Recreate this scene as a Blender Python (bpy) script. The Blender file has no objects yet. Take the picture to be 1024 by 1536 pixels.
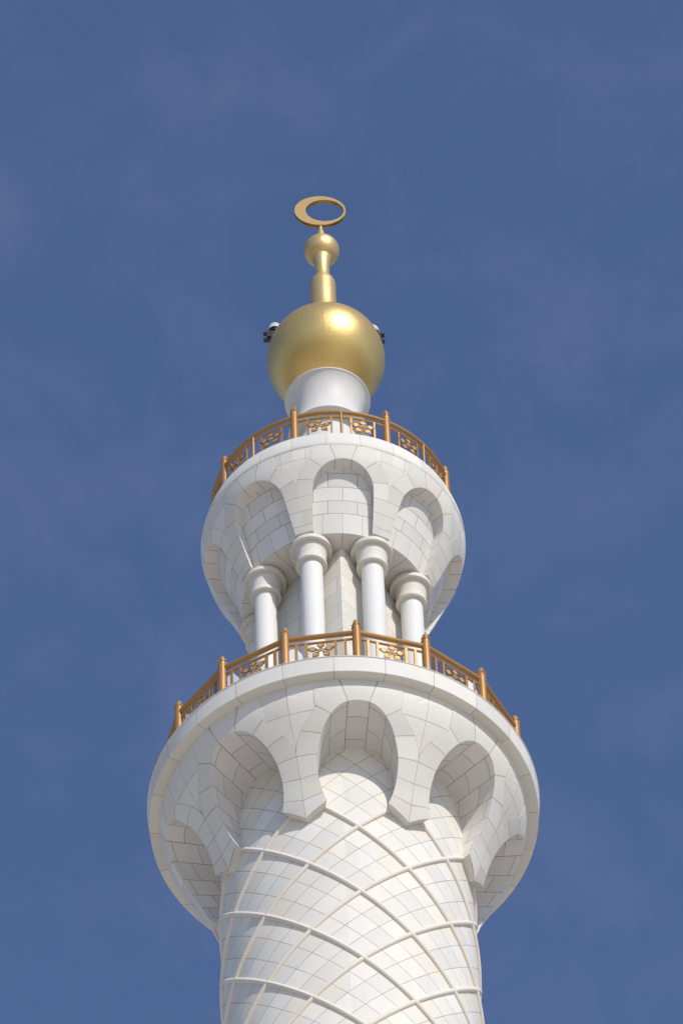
import bpy, math, random
from math import sin, cos, radians as rad, pi, sqrt, atan2, degrees
from mathutils import Vector, Matrix
random.seed(7)
SC = bpy.context.scene
COL = SC.collection

# ------------------------------------------------------------------ camera
F_PX, PITCH, ROLL, YAW, DIST = 8243.65, .9252, -.0419, .0029, 84.7484
cp, sp, cy, sy = cos(PITCH), sin(PITCH), cos(YAW), sin(YAW)
fw = Vector((sy*cp, cy*cp, sp)); rt = Vector((cy, -sy, 0)); up = rt.cross(fw)
r2 = rt*cos(ROLL) + up*sin(ROLL); u2 = -rt*sin(ROLL) + up*cos(ROLL)
cd = bpy.data.cameras.new('camera'); cam = bpy.data.objects.new('camera', cd); COL.objects.link(cam)
cam.matrix_world = Matrix(((r2.x, u2.x, -fw.x, 0), (r2.y, u2.y, -fw.y, -DIST), (r2.z, u2.z, -fw.z, 1.7), (0, 0, 0, 1)))
cd.sensor_fit = 'VERTICAL'; cd.sensor_height = 36.0; cd.lens = F_PX/1536*36.0
cd.clip_start = .5; cd.clip_end = 20000
SC.camera = cam

# ------------------------------------------------------------------ light
SUN_EL, SUN_AZ = 36.5, 29.0          # elevation; azimuth to the right of the direction tower -> camera
L = Vector((sin(rad(SUN_AZ))*cos(rad(SUN_EL)), -cos(rad(SUN_AZ))*cos(rad(SUN_EL)), sin(rad(SUN_EL))))
sd = bpy.data.lights.new('sun', 'SUN'); sd.energy = 3.25; sd.angle = rad(.53); sd.color = (1, .95, .87)
sun = bpy.data.objects.new('sun', sd); COL.objects.link(sun)
sun.rotation_euler = L.to_track_quat('Z', 'Y').to_euler(); sun.location = (60, -120, 160)
w = bpy.data.worlds.new('World'); SC.world = w; w.use_nodes = True
nt = w.node_tree; nt.nodes.clear()
wo = nt.nodes.new('ShaderNodeOutputWorld'); bg = nt.nodes.new('ShaderNodeBackground')
sk = nt.nodes.new('ShaderNodeTexSky'); sk.sky_type = 'NISHITA'; sk.sun_disc = False
sk.sun_elevation = rad(SUN_EL); sk.sun_rotation = rad(180-SUN_AZ)
sk.altitude = 0; sk.air_density = 1.0; sk.dust_density = .3; sk.ozone_density = 3.6
# thin high wisps in the sky itself
tc = nt.nodes.new('ShaderNodeTexCoord'); mp = nt.nodes.new('ShaderNodeMapping'); mp.inputs['Scale'].default_value = (34, 30, 40)
mp.inputs['Rotation'].default_value = (.5, .35, .2)
n1 = nt.nodes.new('ShaderNodeTexNoise'); n1.inputs['Scale'].default_value = 1.0; n1.inputs['Detail'].default_value = 10; n1.inputs['Roughness'].default_value = .58
n1.inputs['Distortion'].default_value = .6
cr = nt.nodes.new('ShaderNodeValToRGB'); cr.color_ramp.elements[0].position = .44; cr.color_ramp.elements[1].position = .78
cr.color_ramp.elements[0].color = (0, 0, 0, 1); cr.color_ramp.elements[1].color = (.07, .07, .07, 1)
mx = nt.nodes.new('ShaderNodeMix'); mx.data_type = 'RGBA'; mx.inputs[7].default_value = (3.7, 4.3, 5.1, 1)
tint = nt.nodes.new('ShaderNodeMix'); tint.data_type = 'RGBA'; tint.blend_type = 'MULTIPLY'; tint.inputs[0].default_value = 1.0; tint.inputs[7].default_value = (1.02, .98, 1.10, 1)
nt.links.new(tc.outputs['Generated'], mp.inputs[0]); nt.links.new(mp.outputs[0], n1.inputs['Vector'])
nt.links.new(n1.outputs[0], cr.inputs[0]); nt.links.new(cr.outputs[0], mx.inputs[0])
nt.links.new(sk.outputs[0], mx.inputs[6]); nt.links.new(mx.outputs[2], tint.inputs[6]); nt.links.new(tint.outputs[2], bg.inputs[0])
bg.inputs[1].default_value = .125
nt.links.new(bg.outputs[0], wo.inputs[0])
SC.view_settings.view_transform = 'Standard'; SC.view_settings.look = 'None'
SC.view_settings.exposure = 0.0; SC.view_settings.gamma = 1.0; SC.view_settings.use_curve_mapping = False

# ------------------------------------------------------------------ materials
def new_mat(name):
    m = bpy.data.materials.new(name); m.use_nodes = True
    t = m.node_tree; b = t.nodes['Principled BSDF']
    return m, t, b
class N:
    def __init__(s, t): s.t = t
    def node(s, k, **kw):
        n = s.t.nodes.new(k)
        for a, v in kw.items(): setattr(n, a, v)
        return n
    def put(s, sock, v):
        if v is None: return
        if hasattr(v, 'links'): s.t.links.new(v, sock)
        else: sock.default_value = v
    def m(s, op, a, b=None, c=None):
        n = s.node('ShaderNodeMath', operation=op)
        for i, v in enumerate((a, b, c)): s.put(n.inputs[i], v)
        return n.outputs[0]
    def mix(s, f, a, b, mode='MIX'):
        n = s.node('ShaderNodeMix', data_type='RGBA', blend_type=mode)
        s.put(n.inputs[0], f); s.put(n.inputs[6], a); s.put(n.inputs[7], b)
        return n.outputs[2]
    def noise(s, vec, scale, detail=4, rough=.55):
        n = s.node('ShaderNodeTexNoise'); s.put(n.inputs['Vector'], vec)
        n.inputs['Scale'].default_value = scale; n.inputs['Detail'].default_value = detail; n.inputs['Roughness'].default_value = rough
        return n.outputs[0]
    def ramp(s, f, lo, hi):
        n = s.node('ShaderNodeMapRange'); s.put(n.inputs[0], f); n.inputs[1].default_value = lo; n.inputs[2].default_value = hi
        return n.outputs[0]

def marble(name, base=(.785, .757, .685), stagger=0.0, wu=.0, wv=.0, joint=(.20, .175, .15), stain=(.70, .60, .45), stain_amt=.38, rough=.6, tilevar=.13, seed=0.0, warmtile=.12, ribstain=0.0):
    """white marble cladding: stones from the UV map (one cell = one stone), dark joints, stains and faint veins"""
    m, t, b = new_mat(name); n = N(t)
    obj = n.node('ShaderNodeTexCoord').outputs['Object']
    uvn = n.node('ShaderNodeUVMap'); uvn.uv_map = 'UVMap'
    sep = n.node('ShaderNodeSeparateXYZ'); t.links.new(uvn.outputs[0], sep.inputs[0])
    u, v = sep.outputs[0], sep.outputs[1]
    row = n.m('FLOOR', v)
    u = n.m('ADD', u, n.m('MULTIPLY', n.m('FLOORED_MODULO', row, 2.0), stagger))
    colid = n.m('FLOOR', u)
    def line(x, wd):
        d = n.m('SUBTRACT', .5, n.m('ABSOLUTE', n.m('SUBTRACT', n.m('FRACT', x), .5)))
        return n.m('LESS_THAN', d, wd) if wd > 0 else None
    lu, lv = line(u, wu), line(v, wv)
    mask = n.m('MAXIMUM', lu, lv) if (lu and lv) else (lu or lv)
    cmb = n.node('ShaderNodeCombineXYZ'); n.put(cmb.inputs[0], colid); n.put(cmb.inputs[1], row); cmb.inputs[2].default_value = seed
    wn = n.node('ShaderNodeTexWhiteNoise', noise_dimensions='3D'); t.links.new(cmb.outputs[0], wn.inputs[0])
    wsep = n.node('ShaderNodeSeparateColor'); t.links.new(wn.outputs['Color'], wsep.inputs[0])
    r1, r2_, r3 = wsep.outputs[0], wsep.outputs[1], wsep.outputs[2]
    val = n.m('ADD', 1-tilevar, n.m('MULTIPLY', r1, tilevar))
    c = n.mix(1.0, (*base, 1), n.node('ShaderNodeCombineColor').outputs[0], 'MULTIPLY')
    cc = c.node.inputs[7].links[0].from_node
    for i in range(3): n.put(cc.inputs[i], val)
    # a few warmer stones
    c = n.mix(n.m('MULTIPLY', n.ramp(r2_, .6, 1.0), warmtile*2.2), c, (base[0]*.97, base[1]*.90, base[2]*.77, 1))
    # mottling, veins, stains
    off = n.node('ShaderNodeVectorMath', operation='ADD'); t.links.new(obj, off.inputs[0]); t.links.new(wn.outputs['Color'], off.inputs[1])
    mott = n.noise(off.outputs[0], 1.7, 6, .6)
    c = n.mix(n.m('MULTIPLY', n.ramp(mott, .42, .72), .16), c, (base[0]*.80, base[1]*.80, base[2]*.81, 1))
    st = n.noise(obj, .55, 5, .65)
    c = n.mix(n.m('MULTIPLY', n.ramp(st, .5, .78), stain_amt), c, (*stain, 1))
    # streaks running down with the rain
    mpn = n.node('ShaderNodeMapping'); mpn.inputs['Scale'].default_value = (5.5, 5.5, .35); t.links.new(obj, mpn.inputs[0])
    sk_ = n.noise(mpn.outputs[0], 1.0, 4, .6)
    c = n.mix(n.m('MULTIPLY', n.ramp(sk_, .52, .8), .20), c, (base[0]*.74, base[1]*.70, base[2]*.63, 1))
    def near(x, wd):
        if wd <= 0: return None
        d = n.m('SUBTRACT', .5, n.m('ABSOLUTE', n.m('SUBTRACT', n.m('FRACT', x), .5)))
        return n.m('POWER', n.m('SUBTRACT', 1.0, n.ramp(d, wd, wd*11)), 1.8)
    hu, hv = near(u, wu), near(v, wv)
    halo = n.m('MAXIMUM', hu, hv) if (hu and hv) else (hu or hv)
    if halo:
        hn = n.ramp(n.noise(obj, 1.1, 5, .7), .46, .72)
        c = n.mix(n.m('MULTIPLY', n.m('MULTIPLY', halo, hn), .55), c, (*stain, 1))
    if ribstain:      # ochre wash that has run from the ribs onto the panels under them
        a3 = n.ramp(n.m('FRACT', n.m('DIVIDE', u, 3.0)), .62, 1.0); b3 = n.ramp(n.m('FRACT', n.m('DIVIDE', v, 3.0)), .62, 1.0)
        rs = n.m('MULTIPLY', n.m('POWER', n.m('MAXIMUM', a3, b3), 1.5), n.ramp(n.noise(obj, .9, 5, .65), .40, .68))
        c = n.mix(n.m('MULTIPLY', rs, ribstain), c, (.80, .68, .47, 1))
    bump_h = n.m('MULTIPLY', n.noise(obj, 9.0, 4, .6), .10)
    if mask:
        jn = n.ramp(n.noise(obj, 2.3, 3, .6), .3, .7)
        c = n.mix(n.m('MULTIPLY', mask, n.m('ADD', .55, n.m('MULTIPLY', jn, .4))), c, (*joint, 1))
        bump_h = n.m('SUBTRACT', bump_h, mask)
    bp = n.node('ShaderNodeBump'); bp.inputs['Strength'].default_value = .35; bp.inputs['Distance'].default_value = .012
    n.put(bp.inputs['Height'], bump_h); t.links.new(bp.outputs[0], b.inputs['Normal'])
    t.links.new(c, b.inputs['Base Color'])
    n.put(b.inputs['Roughness'], n.m('ADD', rough-.08, n.m('MULTIPLY', mott, .2)))
    b.inputs['Specular IOR Level'].default_value = .22
    return m

def metal(name, col, rough, metallic=1.0, bump=.0, bscale=40.0, var=.15, dirt=None):
    m, t, b = new_mat(name); n = N(t)
    obj = n.node('ShaderNodeTexCoord').outputs['Object']
    ns = n.noise(obj, 6.0, 5, .6)
    c = n.mix(n.m('MULTIPLY', ns, var*2), (*col, 1), (col[0]*.62, col[1]*.58, col[2]*.52, 1))
    if dirt:
        c = n.mix(n.m('MULTIPLY', n.ramp(n.noise(obj, 2.2, 6, .65), .5, .75), .5), c, (*dirt, 1))
    t.links.new(c, b.inputs['Base Color'])
    b.inputs['Metallic'].default_value = metallic
    n.put(b.inputs['Roughness'], n.m('ADD', rough-.06, n.m('MULTIPLY', n.noise(obj, 14.0, 3, .6), .12)))
    if bump:
        vo = n.node('ShaderNodeTexVoronoi'); vo.inputs['Scale'].default_value = bscale; t.links.new(obj, vo.inputs['Vector'])
        h = n.m('ADD', n.m('MULTIPLY', vo.outputs['Distance'], .6), n.m('MULTIPLY', n.noise(obj, bscale*.35, 4, .6), .8))
        bp = n.node('ShaderNodeBump'); bp.inputs['Strength'].default_value = bump; bp.inputs['Distance'].default_value = .02
        n.put(bp.inputs['Height'], h); t.links.new(bp.outputs[0], b.inputs['Normal'])
    return m

PLAIN = marble('marble_plain', tilevar=.02, seed=1)
RIBM = marble('marble_rib', base=(.77, .71, .62), stain_amt=.45, seed=2)
SHAFTM = marble('marble_shaft', base=(.795, .77, .70), wu=.013, wv=.013, stain=(.80, .66, .44), stain_amt=.30, joint=(.20, .17, .13), seed=3, warmtile=.09, ribstain=.5)
VOUS = marble('marble_voussoir', wu=.009, wv=.016, joint=(.31, .275, .235), seed=4)
VAULT = marble('marble_vault', base=(.76, .735, .70), wu=.011, wv=.016, stagger=.5, joint=(.15, .125, .105), seed=5)
SPAN = marble('marble_spandrel', wu=.0065, wv=.005, joint=(.31, .275, .235), seed=6)
BRICK = marble('marble_course', base=(.785, .76, .70), wu=.010, wv=.018, stagger=.5, joint=(.22, .20, .18), seed=7)
COREM = marble('marble_core', base=(.76, .73, .66), wu=.009, wv=.015, stagger=.5, joint=(.42, .37, .29), stain_amt=.5, stain=(.74, .64, .46), seed=8)
SOFF = marble('marble_soffit', base=(.75, .72, .67), wu=.0055, wv=0, joint=(.22, .18, .15), stain_amt=.5, seed=9)
FASC = marble('marble_fascia', base=(.785, .757, .685), wu=.005, wv=0, seed=10)
CAPM = marble('marble_capital', base=(.77, .745, .69), stain_amt=.3, stain=(.66, .56, .44), seed=11)
COLM = marble('marble_column', base=(.78, .765, .72), stain_amt=.08, tilevar=.01, seed=12, rough=.62)
DISHM = marble('painted_dish', base=(.70, .68, .63), stain_amt=.08, tilevar=.01, seed=13, rough=.46)
GOLD = metal('gold_mosaic', (.75, .53, .19), .36, .64, .28, 44.0, .14)
GOLD2 = metal('gold_leaf', (.74, .53, .23), .44, .62, .22, 42.0, .14)
GOLD3 = metal('gold_sheet', (.43, .295, .125), .46, .9, .05, 36.0, .16)
BRONZE = metal('bronze_paint', (.47, .25, .078), .46, .35, .0, 30, .16, dirt=(.36, .165, .045))
PETAL = metal('gilded_petal', (.62, .38, .14), .5, .25, .0, 30, .14, dirt=(.42, .24, .09))
EDGE = metal('bronze_edge', (.34, .175, .06), .5, .35, .0, 30, .15)
HOODM = metal('hood_enamel', (.60, .60, .57), .45, 0, 0, 30, .08)
WHITEM = metal('white_enamel', (.8, .8, .79), .35, 0, 0, 30, .03)
BLACKM = metal('black_iron', (.018, .018, .018), .5, .2, 0, 30, .2)
GREYM = metal('grey_grille', (.06, .06, .06), .5, .3, 0, 30, .2)

def ground_mat():
    m, t, b = new_mat('plaza_marble'); n = N(t)
    obj = n.node('ShaderNodeTexCoord').outputs['Object']
    br = n.node('ShaderNodeTexBrick'); t.links.new(obj, br.inputs['Vector']); br.inputs['Scale'].default_value = .5
    br.inputs['Color1'].default_value = (.76, .66, .53, 1); br.inputs['Color2'].default_value = (.70, .61, .49, 1); br.inputs['Mortar'].default_value = (.35, .32, .28, 1)
    br.inputs['Mortar Size'].default_value = .008
    ln = n.node('ShaderNodeVectorMath', operation='LENGTH'); t.links.new(obj, ln.inputs[0])
    far = n.noise(obj, .012, 6, .6)
    edge = n.ramp(n.m('ADD', ln.outputs['Value'], n.m('MULTIPLY', far, 60)), 262, 268)
    land = n.mix(n.ramp(far, .42, .62), (.07, .085, .04, 1), (.22, .18, .13, 1))      # gardens and roads beyond the plaza
    c = n.mix(edge, br.outputs[0], land)
    t.links.new(c, b.inputs['Base Color']); b.inputs['Roughness'].default_value = .6
    return m
PLAZA = ground_mat()

# ------------------------------------------------------------------ mesh helpers
class MB:
    def __init__(s): s.v = []; s.f = []; s.uv = []; s.mi = []; s.sm = []
    def grid(s, rows, uvs=None, mi=0, smooth=True, flip=False):
        """rows: list of equal-length point lists"""
        base = len(s.v); n = len(rows[0])
        for r in rows: s.v.extend(tuple(p) for p in r)
        for i in range(len(rows)-1):
            for j in range(n-1):
                q = [(i, j), (i, j+1), (i+1, j+1), (i+1, j)]
                pts = [Vector(rows[a][b]) for a, b in q]
                keep = []
                for k in range(4):
                    if all((pts[k]-pts[z]).length > 1e-5 for z in keep): keep.append(k)
                if len(keep) < 3: continue
                if flip: keep = keep[::-1]
                s.f.append([base+q[k][0]*n+q[k][1] for k in keep])
                s.uv.append([uvs[q[k][0]][q[k][1]] if uvs else (.5, .5) for k in keep])
                s.mi.append(mi); s.sm.append(smooth)
    def face(s, pts, uv=None, mi=0, smooth=False):
        b = len(s.v); s.v.extend(tuple(p) for p in pts)
        s.f.append(list(range(b, b+len(pts)))); s.uv.append(uv or [(.5, .5)]*len(pts)); s.mi.append(mi); s.sm.append(smooth)
    def lathe(s, prof, n=64, uvf=None, mi=0, smooth=True, center=(0, 0), a0=0.0, a1=2*pi):
        """prof: list of (r,z); splits where a None stands"""
        seg = [[]]
        for p in prof:
            if p is None: seg.append([seg[-1][-1]])
            else: seg[-1].append(p)
        for sg in seg:
            rows = []; uvs = []
            for r, z in sg:
                rows.append([(center[0]+r*sin(a0+(a1-a0)*j/n), center[1]-r*cos(a0+(a1-a0)*j/n), z) for j in range(n+1)])
                uvs.append([uvf(a0+(a1-a0)*j/n, r, z) if uvf else (.5, .5) for j in range(n+1)])
            s.grid(rows, uvs, mi, smooth)
    def box(s, c, d, rot=None, bev=0):
        x, y, z = d[0]/2, d[1]/2, d[2]/2
        P = [Vector((a*x, b*y, e*z)) for a in (-1, 1) for b in (-1, 1) for e in (-1, 1)]
        if rot is not None: P = [rot @ p for p in P]
        P = [p+Vector(c) for p in P]
        for q in ((0, 1, 3, 2), (4, 6, 7, 5), (0, 4, 5, 1), (2, 3, 7, 6), (0, 2, 6, 4), (1, 5, 7, 3)):
            s.face([P[k] for k in q])
    def tube(s, pts, r, n=8, closed=False, cap=True, ry=None):
        pts = [Vector(p) for p in pts]; rows = []
        for i, p in enumerate(pts):
            a = pts[i-1] if (i > 0 or closed) else p
            b = pts[(i+1) % len(pts)] if (i < len(pts)-1 or closed) else p
            t = (b-a).normalized(); x = t.cross(Vector((0, 0, 1)))
            x = x.normalized() if x.length > 1e-4 else Vector((1, 0, 0))
            y = x.cross(t)
            rows.append([p + x*(r*cos(2*pi*k/n)) + y*((ry or r)*sin(2*pi*k/n)) for k in range(n+1)])
        if closed: rows.append(rows[0])
        s.grid(rows)
        if cap and not closed:
            s.face(rows[0][:-1]); s.face(rows[-1][:-1][::-1])
    def prism(s, outline, y0, y1):
        """outline in (x,z), extruded along y"""
        n = len(outline)
        s.face([(x, y0, z) for x, z in outline]); s.face([(x, y1, z) for x, z in outline[::-1]])
        for i in range(n):
            (x, z), (x2, z2) = outline[i], outline[(i+1) % n]
            s.face([(x, y0, z), (x, y1, z), (x2, y1, z2), (x2, y0, z2)])
    def build(s, name, mats, parent=None, loc=(0, 0, 0), rz=0.0):
        me = bpy.data.meshes.new(name); me.from_pydata(s.v, [], s.f)
        if not isinstance(mats, (list, tuple)): mats = [mats]
        for m in mats: me.materials.append(m)
        uvl = me.uv_layers.new(name='UVMap'); k = 0
        data = []
        for u in s.uv:
            for a in u: data.extend(a)
        uvl.data.foreach_set('uv', data)
        me.polygons.foreach_set('material_index', s.mi)
        me.polygons.foreach_set('use_smooth', s.sm)
        me.update()
        return link(me, name, parent, loc, rz)
def link(me, name, parent=None, loc=(0, 0, 0), rz=0.0):
    o = bpy.data.objects.new(name, me); COL.objects.link(o)
    if parent: o.parent = parent
    o.location = loc; o.rotation_euler = (0, 0, rz)
    return o
def dup(o, parent, loc, rz):
    c = o.copy(); COL.objects.link(c); c.parent = parent; c.location = loc; c.rotation_euler = (0, 0, rz)
    for ch in list(o.children):
        d = ch.copy(); COL.objects.link(d); d.parent = c
    return c
def thing(name, label, cat, loc=(0, 0, 0), group=None, rz=0.0):
    o = bpy.data.objects.new(name, None); COL.objects.link(o); o.location = loc; o.rotation_euler = (0, 0, rz)
    o.empty_display_size = .5
    o['label'] = label; o['category'] = cat
    if group: o['group'] = group
    return o
def cyl(a, R, z): return (R*sin(a), -R*cos(a), z)

# ------------------------------------------------------------------ setting
g = MB(); S_ = 6000
g.face([(-S_, -S_, 0), (S_, -S_, 0), (S_, S_, 0), (-S_, S_, 0)])
go = g.build('ground', PLAZA); go['kind'] = 'structure'

# ------------------------------------------------------------------ minaret
PH = rad(6.1); BAY = rad(45); H = BAY/2
mn = thing('minaret', 'tall white marble minaret with rib lattice, arched balconies and golden crescent finial', 'minaret')

# --- lower tower, below the frame
lt = MB()
def octa(r): return [cyl(PH+H+k*BAY, r, 0) for k in range(9)]
def prism_ring(r0, z0, r1, z1):
    a, b = octa(r0), octa(r1)
    for k in range(8):
        lt.face([(a[k][0], a[k][1], z0), (a[k+1][0], a[k+1][1], z0), (b[k+1][0], b[k+1][1], z1), (b[k][0], b[k][1], z1)],
                [(k*3, z0), (k*3+3, z0), (k*3+3, z1), (k*3, z1)])
for r0, z0, r1, z1 in ((6.2, 0, 6.2, 26), (6.2, 26, 6.9, 27.5), (6.9, 27.5, 6.9, 28.3), (6.9, 28.3, 4.6, 28.31), (4.6, 28.31, 4.4, 58), (4.4, 58, 5.4, 60), (5.4, 60, 5.4, 60.8), (5.4, 60.8, 2.8, 60.81)):
    prism_ring(r0, z0, r1, z1)
lt.build('lower_tower', BRICK, mn)

# --- shaft with diamond panels
ZC, P, RS = 98.26, 2.2668, 2.945
def shaft_uv(a, r, z):
    A = (z-ZC)/P; B = (a-PH)/BAY
    return (3*(A+B)+.0, 3*(A-B)+.0)
sh = MB(); sh.lathe([(RS, z) for z in (60.8, 70, 76, 80, 84, 86, 88, 90, 92, 94, 96, 98, 100, 102.0)], 160, shaft_uv)
shaft = sh.build('shaft', SHAFTM, mn)
ZTOP = ZC+P/2-.03
for fam in (1, -1):
    for k in range(8):
        m = MB(); pts = []
        n = 120; ztot = 15.2
        for i in range(n+1):
            z = ZTOP - ztot*i/n
            a = PH + H + k*BAY + fam*(ZC+P/2-z)/P*BAY
            pts.append(cyl(a, RS+.006+.004*(fam > 0), z))
        m.tube(pts, .062, 12, cap=True)
        m.build('rib', RIBM, shaft)

# --- smooth monotone profile R(z)
class Prof:
    def __init__(s, pts):
        s.z = [p[1] for p in pts]; s.r = [p[0] for p in pts]; n = len(pts)
        h = [s.z[i+1]-s.z[i] for i in range(n-1)]; d = [(s.r[i+1]-s.r[i])/h[i] for i in range(n-1)]
        m = [d[0]] + [0 if d[i-1]*d[i] <= 0 else 2*d[i-1]*d[i]/(d[i-1]+d[i]) for i in range(1, n-1)] + [d[-1]]
        s.h, s.d, s.m = h, d, m
        s.tab = []; l = 0; N_ = 400; z0, z1 = s.z[0], s.z[-1]; pr = None
        for i in range(N_+1):
            z = z0+(z1-z0)*i/N_; r = s.R(z)
            if pr: l += sqrt((z-pr[0])**2+(r-pr[1])**2)
            s.tab.append((z, l)); pr = (z, r)
        s.Lmax = l; s.N_ = N_
    def R(s, z):
        if z <= s.z[0]: return s.r[0]+s.m[0]*(z-s.z[0])
        if z >= s.z[-1]: return s.r[-1]+s.m[-1]*(z-s.z[-1])
        i = max(k for k in range(len(s.z)-1) if s.z[k] <= z)
        t = (z-s.z[i])/s.h[i]; a, b = s.r[i], s.r[i+1]; ma, mb = s.m[i]*s.h[i], s.m[i+1]*s.h[i]
        return (2*t**3-3*t*t+1)*a+(t**3-2*t*t+t)*ma+(-2*t**3+3*t*t)*b+(t**3-t*t)*mb
    def L(s, z):
        x = (z-s.z[0])/(s.z[-1]-s.z[0])*s.N_; i = min(max(int(x), 0), s.N_-1); f = x-i
        return s.tab[i][1]*(1-f)+s.tab[i+1][1]*f
    def Z(s, l):
        lo, hi = 0, s.N_
        while hi-lo > 1:
            k = (lo+hi)//2
            if s.tab[k][1] <= l: lo = k
            else: hi = k
        (z0, l0), (z1, l1) = s.tab[lo], s.tab[hi]
        return z0+(z1-z0)*(l-l0)/(l1-l0)

def arch_shell(prof, arch, tip, dE, nv, recess, mb, ring_mi, span_mi, spanuv, zc, psic, zm, ridge=0.0, centre=True):
    """one 45 degree bay of a bowl-shaped shell pierced by an arch.
    arch: front curve [(psi, z)] from right base over the crown to left base"""
    Ltop = prof.Lmax; n = len(arch); Lc = prof.L(zc); Lm = prof.L(zm)
    def psiE(l):
        if l < Lm: return 9.0
        t = min((l-Lm)/(Lc-Lm), 1); return H-(H-psic)*t**1.7
    ss = []
    for psi, z in arch:
        l = prof.L(z); ss.append((psi*prof.R(z), l))
    # running length
    run = [0]
    for i in range(1, n): run.append(run[-1]+sqrt((ss[i][0]-ss[i-1][0])**2+(ss[i][1]-ss[i-1][1])**2))
    tot = run[-1]
    rays = []
    for i in range(n):
        a, b = ss[max(i-1, 0)], ss[min(i+1, n-1)]
        tx, ty = b[0]-a[0], b[1]-a[1]; q = sqrt(tx*tx+ty*ty) or 1
        nx, ny = ty/q, -tx/q
        v = (run[i]/tot-.5)*2*nv+.5
        t = 0; E = None; st = .01
        while True:
            t += st; s1, l1 = ss[i][0]+nx*t, ss[i][1]+ny*t
            if l1 >= Ltop:
                kind = 'top'; psi1 = s1/prof.r[-1]; out = (psi1, Ltop); break
            R1 = prof.R(prof.Z(max(l1, 0)))
            if abs(s1/R1) >= H:
                kind = 'side'; out = (math.copysign(H, s1), max(l1, 0)); break
            if E is None and abs(s1/R1) >= psiE(l1): E = (s1/R1, l1)
        rays.append(dict(a=(arch[i][0], ss[i][1]), E=E or out, o=out, v=v, k=kind, j=(kind == 'top' and E is None)))
    # bottom rays to the tip of the pier
    for e, sg in ((0, 1), (-1, -1)):
        r = dict(rays[e]); r['E'] = r['o'] = (sg*H, prof.L(tip)); r['k'] = 'side'
        r['v'] = rays[e]['v'] - sg*.001
        if e == 0: rays.insert(0, r)
        else: rays.append(r)
    out = []
    for i, r in enumerate(rays):
        if i and rays[i-1]['k'] != r['k']:
            p = rays[i-1]; sgn = 1 if r['o'][0] > 0 else -1
            c = dict(a=tuple((x+y)/2 for x, y in zip(p['a'], r['a'])), E=tuple((x+y)/2 for x, y in zip(p['E'], r['E'])), o=(sgn*H, Ltop), v=(p['v']+r['v'])/2, k='c', j=False)
            out.append(c)
        if i and rays[i-1]['j'] != r['j']:
            p = rays[i-1]; g1 = dict(p if r['j'] else r); g2 = dict(r if r['j'] else p)
            g = dict(g2); g['E'] = g1['E']; g['a'] = g2['a']; g['j'] = False
            out.append(g)
        out.append(r)
    rays = out
    def pt(psi, l, off=0.0):
        z = prof.Z(l); R = prof.R(z)
        return (psi, R+off, z)
    ring_rows, ring_uv, sp_rows, sp_uv, st_rows = [], [], [], [], []
    K1, K2 = 12, 10
    for r in rays:
        row, uvr = [], []
        for k in range(K1+1):
            t = k/K1; psi = r['a'][0]+(r['E'][0]-r['a'][0])*t; l = r['a'][1]+(r['E'][1]-r['a'][1])*t
            rb = ridge*max(0, 1-(H-abs(psi))/rad(9))*max(0, 1-l/(Ltop*.7))
            row.append(pt(psi, l, rb)); uvr.append((.3+.7*t if (r['E'] != r['o'] or (centre and r['k'] != 'top')) else .3+.4*t, r['v']))
        ring_rows.append(row); ring_uv.append(uvr)
        st_rows.append([row[-1], (row[-1][0], row[-1][1]-(recess if r['E'] != r['o'] else 0), row[-1][2])])
        row, uvr = [], []
        for k in range(K2+1):
            t = k/K2; psi = r['E'][0]+(r['o'][0]-r['E'][0])*t; l = r['E'][1]+(r['o'][1]-r['E'][1])*t
            p = pt(psi, l, -recess if r['E'] != r['o'] else 0); row.append(p); uvr.append(spanuv(psi, p[2]))
        sp_rows.append(row); sp_uv.append(uvr)
    for c in range(8):
        A = PH+c*BAY
        T = lambda rows: [[cyl(A+q[0], q[1], q[2]) for q in r] for r in rows]
        off = c*40
        mb.grid(T(ring_rows), [[(x, y+off) for x, y in r] for r in ring_uv], ring_mi, False)
        mb.grid(T(sp_rows), [[(x+c*3, y) for x, y in r] for r in sp_uv], span_mi, False)
        if recess: mb.grid(T(st_rows), None, ring_mi, False)

# --- lower corbel: horseshoe niches, vaults running back to the shaft
BOWL = Prof([(3.06, 98.58), (3.21, 98.95), (3.40, 99.5), (3.62, 100.0), (3.86, 100.5), (4.10, 100.95), (4.27, 101.33), (4.355, 101.62), (4.39, 101.89)])
HW, ZSP, ZCR, ZB = .89, 99.80, 101.10, 98.95
arch_b = []
NA = 44
xb = .735; tb = math.acos(xb/HW); bl = (ZSP-ZB)/sin(tb)
for i in range(20): t = -tb*(1-i/20); arch_b.append((HW*cos(t), ZSP+bl*sin(t)))
for i in range(NA+1): t = pi*i/NA; arch_b.append((HW*math.copysign(abs(cos(t))**.86, cos(t)), ZSP+(ZCR-ZSP)*max(sin(t), 0)**.90))
for i in range(1, 21): t = tb*i/20; arch_b.append((-HW*cos(t), ZSP-bl*sin(t)))
def vault_front(prof, arch, back, slope, flare=lambda z: 1.0):
    front, bk = [], []
    for x, z in arch:
        d0 = sqrt(max(back(z)**2-x*x, .01)); sl = slope(z)
        lo, hi = d0-.05, d0+3
        for _ in range(50):
            d = (lo+hi)/2; zz = z+sl*(d-d0); xf = x*flare(z)
            if sqrt(xf*xf+d*d) > prof.R(zz): hi = d
            else: lo = d
        front.append((xf, d, z+sl*(d-d0))); bk.append((x, d0-.015, z))
    return front, bk
fr, bk = vault_front(BOWL, arch_b, lambda z: RS, lambda z: .15*(z-ZB)/(ZCR-ZB), lambda z: .97+.10*min(max((z-ZB)/1.1, 0), 1))
arch_f = [(atan2(x, d), z) for x, d, z in fr]
cb = MB()
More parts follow.
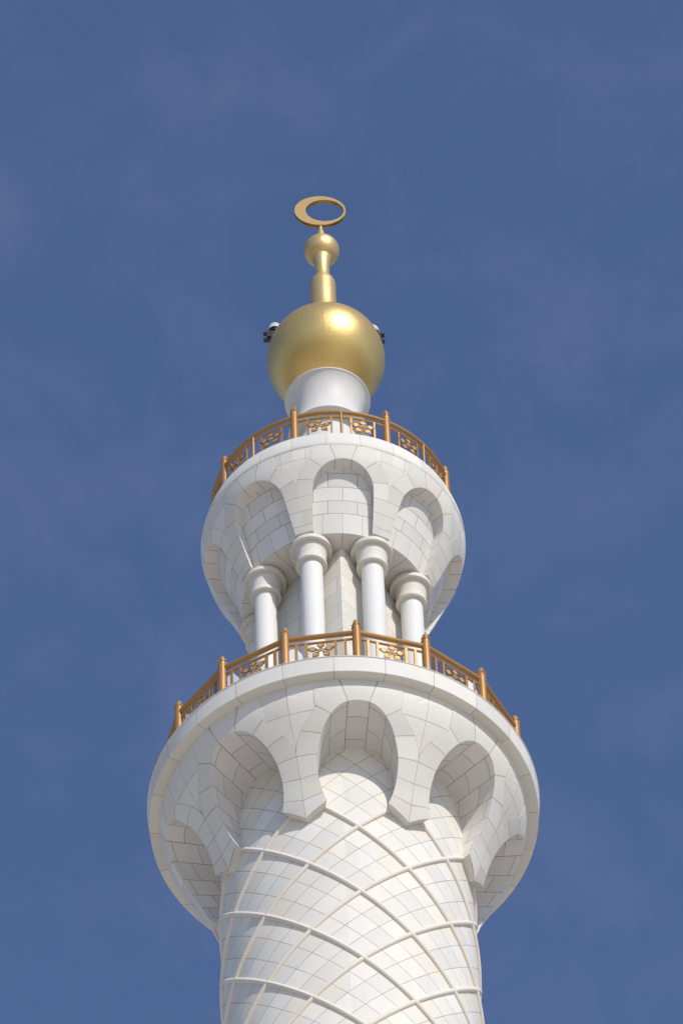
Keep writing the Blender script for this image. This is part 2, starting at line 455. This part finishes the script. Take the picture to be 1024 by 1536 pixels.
arch_shell(BOWL, arch_f, 98.60, 0, 6, .009, cb, 0, 1, lambda psi, z: (psi/rad(11.25), (z-101.12)/1.4), 101.12, rad(13.9), 100.2, ridge=.035)
# undersides of the pier tips
for c in range(8):
    A = PH+c*BAY
    for sg in (1, -1):
        x, d, z = fr[0] if sg > 0 else fr[-1]
        pc = cyl(A+atan2(x, d), sqrt(x*x+d*d), z); ptip = cyl(A+sg*H, BOWL.R(98.60)+.035, 98.60)
        bx, bd, bz = bk[0] if sg > 0 else bk[-1]
        cb.face([pc, ptip, cyl(A+sg*H, RS-.02, 98.60), cyl(A+atan2(bx, bd), RS-.02, bz)][::sg])
corbel = cb.build('balcony_corbel', [VOUS, SPAN], mn)
def niche_vault(front, back, nv, m, brick, name, parent, mat):
    run = [0]
    for i in range(1, len(front)): run.append(run[-1]+(Vector(front[i])-Vector(front[i-1])).length)
    rows, uvs = [], []; K = 10
    for i, (f, b) in enumerate(zip(front, back)):
        v = (run[i]/run[-1]-.5)*2*nv+.5; dl = (Vector(f)-Vector(b)).length
        rows.append([(f[0]+(b[0]-f[0])*k/K, -(f[1]+(b[1]-f[1])*k/K), f[2]+(b[2]-f[2])*k/K) for k in range(K+1)])
        uvs.append([((.27 if brick < 2 else .1)+dl*k/K/brick, v) for k in range(K+1)])
    m.grid(rows, uvs)
    o = m.build(name, mat, parent, (0, 0, 0), PH)
    for c in range(1, 8): dup(o, parent, (0, 0, 0), PH+c*BAY)
niche_vault(fr, bk, 6, MB(), .62, 'niche_vault', corbel, VAULT)

# --- balcony ledge
def ring_uv(deg, ph=0.0): return lambda a, r, z: ((a-PH)/rad(deg)+ph, .5)
ld = MB()
ld.lathe([(4.37, 101.885), (4.630, 101.897), None, (4.637, 101.905), None, (4.672, 102.385), None, (4.690, 102.392), (4.692, 102.412), None, (4.682, 102.425), None, (4.30, 102.43), None, (1.2, 102.435)], 192, ring_uv(15, .49))
ld.build('balcony_ledge', FASC, mn)

# --- square core behind the columns
co = MB(); RC = 1.92; s2 = RC*sqrt(2)
for k in range(4):
    a, b = PH+k*pi/2, PH+(k+1)*pi/2
    p, q = cyl(a, RC, 0), cyl(b, RC, 0)
    e = .06  # small chamfer at the corners
    dx, dy = (q[0]-p[0])/s2, (q[1]-p[1])/s2
    p2, q2 = (p[0]+dx*e, p[1]+dy*e), (q[0]-dx*e, q[1]-dy*e)
    z0, z1 = 102.43, 110.26
    co.face([(*p2, z0), (*q2, z0), (*q2, z1), (*p2, z1)], [(.02, 0.1), (s2/.86, 0.1), (s2/.86, .1+(z1-z0)/.52), (.02, .1+(z1-z0)/.52)])
    nx = cyl(b, RC, 0); r3 = cyl(b+pi/2, RC, 0); ex, ey = (r3[0]-nx[0])/s2, (r3[1]-nx[1])/s2
    q3 = (q[0]+ex*e, q[1]+ey*e)
    co.face([(*q2, z0), (*q3, z0), (*q3, z1), (*q2, z1)], [(.4, .1), (.6, .1), (.6, .1+(z1-z0)/.52), (.4, .1+(z1-z0)/.52)])
co.build('core_wall', COREM, mn)

# --- columns
RCOL = 1.97
cs = MB(); cs.lathe([(.40, 0), (.40, .18), None, (.36, .22), (.31, .30), None, (.282, .34), (.282, 4.0), (.275, 7.06)], 40)
col0 = cs.build('column', COLM, mn, cyl(PH+H, RCOL, 102.43), PH+H)
cp_ = MB()
cp_.lathe([(.27, 7.048), (.352, 7.040), None, (.374, 7.038), (.386, 7.046), None, (.391, 7.058), (.391, 7.12), (.384, 7.155), (.373, 7.185), (.366, 7.22), (.368, 7.30), (.380, 7.41), (.400, 7.52), (.418, 7.595), (.421, 7.612), None, (.421, 7.616), (.502, 7.606), None, (.516, 7.605), (.529, 7.618), None, (.533, 7.63), (.533, 7.71), (.523, 7.75), None, (.47, 7.757), None, (.45, 7.757), (.45, 7.82)], 56)
cp_.build('capital', CAPM, col0)
for c in range(1, 8): dup(col0, mn, cyl(PH+H+c*BAY, RCOL, 102.43), PH+H+c*BAY)

# --- upper bulb: eight tall arched recesses
ZS = 110.24
BULB = Prof([(2.50, ZS), (2.65, 110.6), (2.81, 111.0), (2.965, 111.4), (3.13, 111.8), (3.275, 112.2), (3.35, 112.58)])
INN = Prof([(2.33, ZS), (2.44, 110.6), (2.565, 111.0), (2.70, 111.4), (2.845, 111.8), (2.98, 112.2), (3.02, 112.6)])
HW2, ZSP2, ZCR2 = .765, 111.36, 112.10
a2 = []
for i in range(16): t = i/16; a2.append((.735+(HW2-.735)*sin(t*pi/2), ZS+(ZSP2-ZS)*t))
for i in range(NA+1): t = pi*i/NA; a2.append((HW2*cos(t), ZSP2+(ZCR2-ZSP2)*sin(t)))
for i in range(15, -1, -1): t = i/16; a2.append((-(.735+(HW2-.735)*sin(t*pi/2)), ZS+(ZSP2-ZS)*t))
fr2, bk2 = vault_front(BULB, a2, INN.R, lambda z: .12*(z-ZS)/(ZCR2-ZS))
bk2 = [(x, d-.01, z) for x, d, z in bk2]
bb = MB()
arch_shell(BULB, [(atan2(x, d), z) for x, d, z in fr2], ZS, 0, 6, .008, bb, 0, 1, lambda psi, z: (psi/rad(11.25)+.5, (z-112.22)/1.1), 112.22, rad(14), 111.47, ridge=.0, centre=False)
bulb = bb.build('gallery_bulb', [VOUS, SPAN], mn)
niche_vault(fr2, bk2, 6, MB(), 3.0, 'niche_reveal', bulb, VAULT)
pn = MB(); ZR = [ZS, 110.83, 111.2, 111.58, 111.97, 112.35]
for q in range(5):
    rows, uvs = [], []
    for i in range(8):
        t = i/7; z = ZR[q]+(ZR[q+1]-ZR[q])*t; R = INN.R(z); row, uvr = [], []
        for j in range(25):
            x = -.84+1.68*j/24; psi = math.asin(x/R)
            row.append((R*sin(psi), -R*cos(psi), z)); uvr.append((psi*R/(.74 if q else .50)+20, q+.0001+t*.9998))
        rows.append(row); uvs.append(uvr)
    pn.grid(rows, uvs)
p0 = pn.build('niche_panel', BRICK, bulb, (0, 0, 0), PH)
for c in range(1, 8): dup(p0, bulb, (0, 0, 0), PH+c*BAY)
# soffit under the bulb
sf = MB()
ang_in = math.asin(.74/2.33)
for c in range(8):
    A = PH+c*BAY
    out = [(A+ang_in*(-1+j/6), 2.331) for j in range(13)]
    rows = [[cyl(a, .9, ZS+.004) for a, r in out], [cyl(a, r, ZS) for a, r in out]]
    sf.grid(rows, [[((a-PH)/BAY, .5) for a, r in out]]*2, 0, False)
    aw = math.asin(.735/2.5)
    out = [(A+ang_in, 2.331), (A+aw, 2.50), (A+H, 2.50), (A+BAY-aw, 2.50), (A+BAY-ang_in, 2.331)]
    rows = [[cyl(a, .9, ZS+.004) for a, r in out], [cyl(a, r, ZS) for a, r in out]]
    sf.grid(rows, None, 0, False)
sf.build('soffit', SOFF, bulb)
# coping and roof of the bulb
cg = MB()
cg.lathe([(3.20, 112.57), (3.34, 112.572), None, (3.356, 112.584), (3.36, 112.7), (3.345, 112.85), (3.305, 113.02), (3.25, 113.19), None, (3.25, 113.196), (3.25, 113.215), None, (3.22, 113.225), None, (2.7, 113.225), None, (.5, 113.23)], 160, ring_uv(15, .5))
cg.build('coping', FASC, mn)

# --- white pedestal and dish
ds = MB()
ds.lathe([(1.0, 113.23), (.98, 116.5), (.74, 117.2), (.74, 117.40), None, (1.035, 117.405), None, (1.055, 117.41), (1.065, 117.425), (1.055, 117.46), (.99, 117.56), (.915, 117.75), (.865, 118.0), (.85, 118.2), (.862, 118.4), (.90, 118.6), (.97, 118.8), (1.05, 118.94), (1.105, 119.0), None, (1.124, 119.008), (1.13, 119.03), (1.125, 119.05), None, (1.10, 119.07), (.6, 119.1)], 96)
ds.build('pedestal_dish', DISHM, mn)

# --- golden finial
gb = MB(); BR, BZ = 1.568, 120.93
gb.lathe([(BR*sin(pi*i/64), BZ-BR*cos(pi*i/64)) for i in range(65)], 128)
gb.build('golden_ball', GOLD, mn)
gn = MB()
gn.lathe([(.40, 122.40), (.355, 122.50), (.348, 123.6), (.346, 124.42), (.335, 124.52), (.305, 124.62), (.262, 124.69), (.225, 124.74), None, (.205, 124.80), (.195, 124.95), (.196, 125.2), (.21, 125.42), (.24, 125.60), (.29, 125.73)], 64)
gn.build('golden_neck', GOLD2, mn)
sb = MB(); r, zc = .487, 126.10
sb.lathe([(r*sin(pi*i/40), zc-r*cos(pi*i/40)) for i in range(39)] + [(.15, zc+r*.965), (.125, zc+.62), (.105, zc+.78), (.085, zc+.90), (.064, zc+1.0), (.048, zc+1.12), (.040, zc+1.25)], 64)
sb.build('golden_orb', GOLD2, mn)
crn = MB(); R1, R2_, OX = .705, .525, .128; CT = .062; n = 96
o_, i_ = [], []
for k in range(n):
    a = 2*pi*k/n; o_.append((R1*cos(a), R1*sin(a))); i_.append((OX+R2_*cos(a), R2_*sin(a)))
o_.append(o_[0]); i_.append(i_[0])
for y, fl in ((-CT, False), (CT, True)):
    crn.grid([[(x, y, z) for x, z in o_], [(x, y, z) for x, z in i_]], None, 0, False, fl)
q_ = [(x*.965, z*.965) for x, z in o_]
for ya, yb, oa, ob in ((-CT, -.02, o_, o_), (-.02, -.02, o_, q_), (-.02, .012, q_, q_), (.012, .012, q_, o_), (.012, CT, o_, o_)):
    crn.grid([[(x, ya, z) for x, z in oa], [(x, yb, z) for x, z in ob]], None, 0, True, True)
crn.grid([[(x, -CT, z) for x, z in i_], [(x, CT, z) for x, z in i_]], None, 0, True)
crn.build('golden_crescent', GOLD3, mn, (0, 0, 128.0), rad(2.5))

# ------------------------------------------------------------------ railings
def post_mesh(r, h):
    m = MB(); k = h
    m.lathe([(r, 0), (r, k-.40), (r*.97, k-.36), None, (r*1.0, k-.345), (r*1.06, k-.33), (r*1.06, k-.30), None, (r*.86, k-.285), (r*.80, k-.23), None, (r*.9, k-.215), (r*.92, k-.19), (r*.8, k-.16), None, (r*.74, k-.12), (r*.70, k-.08), (r*.55, k-.035), (r*.3, k-.008), (.001, k)], 24)
    for j in range(6):   # small leaf lobes round the head
        a = 2*pi*(j+.5)/6
        for rr, zz, s in ((r*.98, k-.20, .020), (r*1.03, k-.315, .017)):
            c = Vector((rr*sin(a), -rr*cos(a), zz))
            rows = [[c+Vector((s*sin(t)*cos(q), s*sin(t)*sin(q), -s*1.2*cos(t))) for q in [2*pi*x/8 for x in range(9)]] for t in [pi*y/5 for y in range(6)]]
            m.grid(rows)
    return m
def flower_mesh(wd, ht):
    """five-petalled openwork flower; x along the rail, y outward (towards -y), z up"""
    m = MB()
    for ang, ln, hw in ((90, .46*ht, .092), (13, .53*wd, .086), (167, .53*wd, .086), (-50, .50*ht, .088), (-130, .50*ht, .088)):
        a = rad(ang); X = Vector((cos(a), sin(a))); Y = Vector((-sin(a), cos(a)))
        def leaf(t0, t1, w, k=8):
            up_, dn = [], []
            for i in range(k+1):
                q = i/k; t = t0+(t1-t0)*q; ww = w*max(0, 1-abs(2*q-1.0)**1.12) if 0 < q < 1 else 0
                up_.append((t, ww)); dn.append((t, -ww))
            return up_, dn
        u, d = leaf(.055, ln, hw)
        iu, idn = leaf(.085, ln-.03, hw*.90)
        T = lambda p, y: (X.x*p[0]+Y.x*p[1], y, X.y*p[0]+Y.y*p[1])
        m.grid([[T(p, -.004) for p in u], [T(p, -.004) for p in d]], None, 1, False)      # back plate
        m.grid([[T(p, .012) for p in u], [T(p, .012) for p in d]], None, 1, False, True)
        for o, ii in ((u, iu), (d, idn)):      # raised rim
            rows = [[T(p, .012) for p in o], [T(p, -.016) for p in o], [T(p, -.016) for p in ii], [T(p, -.004) for p in ii]]
            m.grid(rows, None, 1, False)
        # leaf blade folding to a mid groove
        iu2, id2 = leaf(.11, ln-.055, hw*.84)
        mid = [(p[0], 0.005) for p in iu2]; midd = [(p[0], -0.005) for p in iu2]
        for e, m_ in ((iu2, mid), (id2, midd)):
            m.grid([[T(p, -.004) for p in e], [T(p, -.015) for p in e], [T(p, -.012) for p in m_], [T(p, -.004) for p in m_]], None, 0, False)
    # ring heart
    pts = [(.052*cos(2*pi*k/14), -.012, .052*sin(2*pi*k/14)) for k in range(14)]
    m.tube(pts, .014, 6, closed=True)
    pts = [(.020*cos(2*pi*k/8), -.012, .020*sin(2*pi*k/8)) for k in range(8)]
    m.tube(pts, .010, 6, closed=True)
    return m
def baluster_mesh(h, s): 
    m = MB(); m.box((0, 0, h/2), (s, s, h)); return m

# lower railing: sixteen straight bays
RP, ZF = 4.365, 102.43
lr = thing('balcony_railing', 'bronze railing with sixteen posts and flower panels round the lower, wider balcony', 'railing', (0, 0, ZF), 'bronze flower railings of the minaret')
post0 = post_mesh(.104, 1.72).build('post', BRONZE, lr, cyl(PH, RP, 0), PH)
chord = 2*RP*sin(rad(11.25)); RM = RP*cos(rad(11.25))
def straight(zc, r, ry=None):
    m = MB(); m.tube([(-chord/2+.06, 0, zc), (chord/2-.06, 0, zc)], r, 10, ry=ry); return m
am = PH+rad(11.25)
hr0 = straight(1.26, .066).build('handrail', BRONZE, lr, cyl(am, RM, 0), am)
sr0 = straight(1.03, .032).build('middle_rail', BRONZE, lr, cyl(am, RM, 0), am)
br0 = straight(.24, .032).build('bottom_rail', BRONZE, lr, cyl(am, RM, 0), am)
bal = baluster_mesh(.79, .062)
bx = [-chord*.34, -chord*.205, chord*.205, chord*.34]
b0 = bal.build('baluster', BRONZE, lr); b0.location = Vector(cyl(am, RM, .24))+Vector((cos(am), sin(am), 0))*bx[0]; b0.rotation_euler.z = am
f0 = flower_mesh(.66, .66).build('flower_panel', [PETAL, EDGE], lr, cyl(am, RM+.01, .73), am)
for k in range(16):
    a = PH+k*rad(22.5); a_ = am+k*rad(22.5)
    if k:
        dup(post0, lr, cyl(a, RP, 0), a)
        for o, zz in ((hr0, 0), (sr0, 0), (br0, 0)): dup(o, lr, cyl(a_, RM, zz), a_)
        dup(f0, lr, cyl(a_, RM+.01, .73), a_)
    for j, x in enumerate(bx):
        if k == 0 and j == 0: continue
        dup(b0, lr, Vector(cyl(a_, RM, .24))+Vector((cos(a_), sin(a_), 0))*x, a_)

# upper railing: eight curved bays
RU, ZU = 3.05, 113.225
ur = thing('balcony_railing', 'bronze curved railing with eight thick posts round the upper, smaller balcony under the golden ball', 'railing', (0, 0, ZU), 'bronze flower railings of the minaret')
pu = post_mesh(.096, 1.60).build('post', BRONZE, ur, cyl(PH+H, RU, 0), PH+H)
def arc(zc, r):
    m = MB(); m.tube([cyl(rad(1.4)+(BAY-rad(2.8))*i/24-BAY/2, RU, zc) for i in range(25)], r, 10); return m
h1 = arc(1.14, .058).build('handrail', BRONZE, ur, (0, 0, 0), PH)
s1 = arc(.92, .028).build('middle_rail', BRONZE, ur, (0, 0, 0), PH)
l1 = arc(.15, .030).build('bottom_rail', BRONZE, ur, (0, 0, 0), PH)
b1 = baluster_mesh(.77, .052).build('baluster', BRONZE, ur, cyl(PH-rad(4.7), RU, .15), PH-rad(4.7))
m1 = MB(); m1.tube([(0, 0, 0), (0, 0, 1.17)], .036, 10); md = m1.build('middle_post', BRONZE, ur, cyl(PH, RU+.012, .02), PH)
f1 = flower_mesh(.62, .64).build('flower_panel', [PETAL, EDGE], ur, cyl(PH-rad(10.4), RU+.01, .59), PH-rad(10.4))
BA = (-16.0, -4.7, 4.7, 16.0); FA = (-10.4, 10.4)
for k in range(8):
    A = PH+k*BAY
    if k:
        dup(pu, ur, cyl(A+H, RU, 0), A+H)
        for o in (h1, s1, l1): dup(o, ur, (0, 0, 0), A)
        dup(md, ur, cyl(A, RU+.012, .02), A)
    for x in BA:
        if k == 0 and x == -4.7: continue
        dup(b1, ur, cyl(A+rad(x), RU, .15), A+rad(x))
    for x in FA:
        if k == 0 and x == -10.4: continue
        dup(f1, ur, cyl(A+rad(x), RU+.01, .59), A+rad(x))

# ------------------------------------------------------------------ floodlights on the lower balcony
def balcony_light(first, deg, label):
    a = rad(deg); loc = cyl(a, 4.12, ZF)
    if first is None:
        t = thing('floodlight', label, 'floodlight', loc, 'white floodlights on the lower balcony', a)
        m = MB(); out = [(-.16, 0), (.16, 0), (.16, .62), (.02, .88), (-.16, .88)]
        m.prism([(x, z) for x, z in out], -.22, .22); m.build('housing', WHITEM, t)
        g_ = MB()
        for z in (.16, .30, .44, .58, .72): g_.box((-.175, 0, z), (.03, .38, .05))
        g_.build('grille', GREYM, t)
        return t
    t = first.copy(); COL.objects.link(t); t.location = loc; t.rotation_euler = (0, 0, a); t['label'] = label
    for ch in first.children:
        c = ch.copy(); COL.objects.link(c); c.parent = t
    return t
fl = balcony_light(None, -13.2, 'white louvred floodlight behind the lower railing, just left of the frontmost columns')
balcony_light(fl, -35.0, 'white louvred floodlight behind the lower railing at the second post from the left')
balcony_light(fl, -57.0, 'white louvred floodlight peeking through the leftmost bay of the lower railing')
balcony_light(fl, 47.0, 'white louvred floodlight behind the lower railing on its right side')

# ------------------------------------------------------------------ spotlights beside the golden ball
def ball_light(first, x, y, z, sg, label):
    t = thing('spotlight', label, 'spotlight', (x, y, z), 'spotlights beside the golden ball')
    if first is None:
        m = MB(); m.lathe([(.001, .43), (.06, .42), (.12, .385), (.16, .32), (.18, .24), (.185, .17), (.185, .12), None, (.17, .12), (.15, .24), (.001, .30)], 28)
        m.build('hood', HOODM, t, (.05, 0, 0))
        m = MB(); m.lathe([(.001, .24), (.15, .20), (.15, .10), (.15, .03), None, (.15, .03), (.001, .03)], 20); m.build('lamp', BLACKM, t, (.05, 0, 0))
        m = MB(); m.box((-.05, -.02, -.13), (.26, .20, .262)); m.build('lamp_body', BLACKM, t)
        m = MB(); m.box((-.09, 0, .015), (.36, .14, .022)); pl = m.build('bracket_plate', GREYM, t)
        p2 = pl.copy(); COL.objects.link(p2); p2.parent = t; p2.location = (0, 0, -.29)
    else:
        for ch in first.children:
            if ch.name.startswith('arm'): continue
            c = ch.copy(); COL.objects.link(c); c.parent = t
            c.scale.x = -1; c.location.x = -ch.location.x
            if 'plate' in ch.name: c.location.z = ch.location.z
    m = MB(); m.tube([(0, 0, -.2), (-x*.9, -y*.9, -.2+.1)], .03, 8); m.build('arm', BLACKM, t)
    return t
s0 = ball_light(None, -1.39, .95, 122.42+.95*1.24, -1, 'white-hooded black spotlight sticking out at the left of the golden ball')
ball_light(s0, 1.34, .95, 122.14+.95*1.24, 1, 'white-hooded black spotlight sticking out at the right of the golden ball')
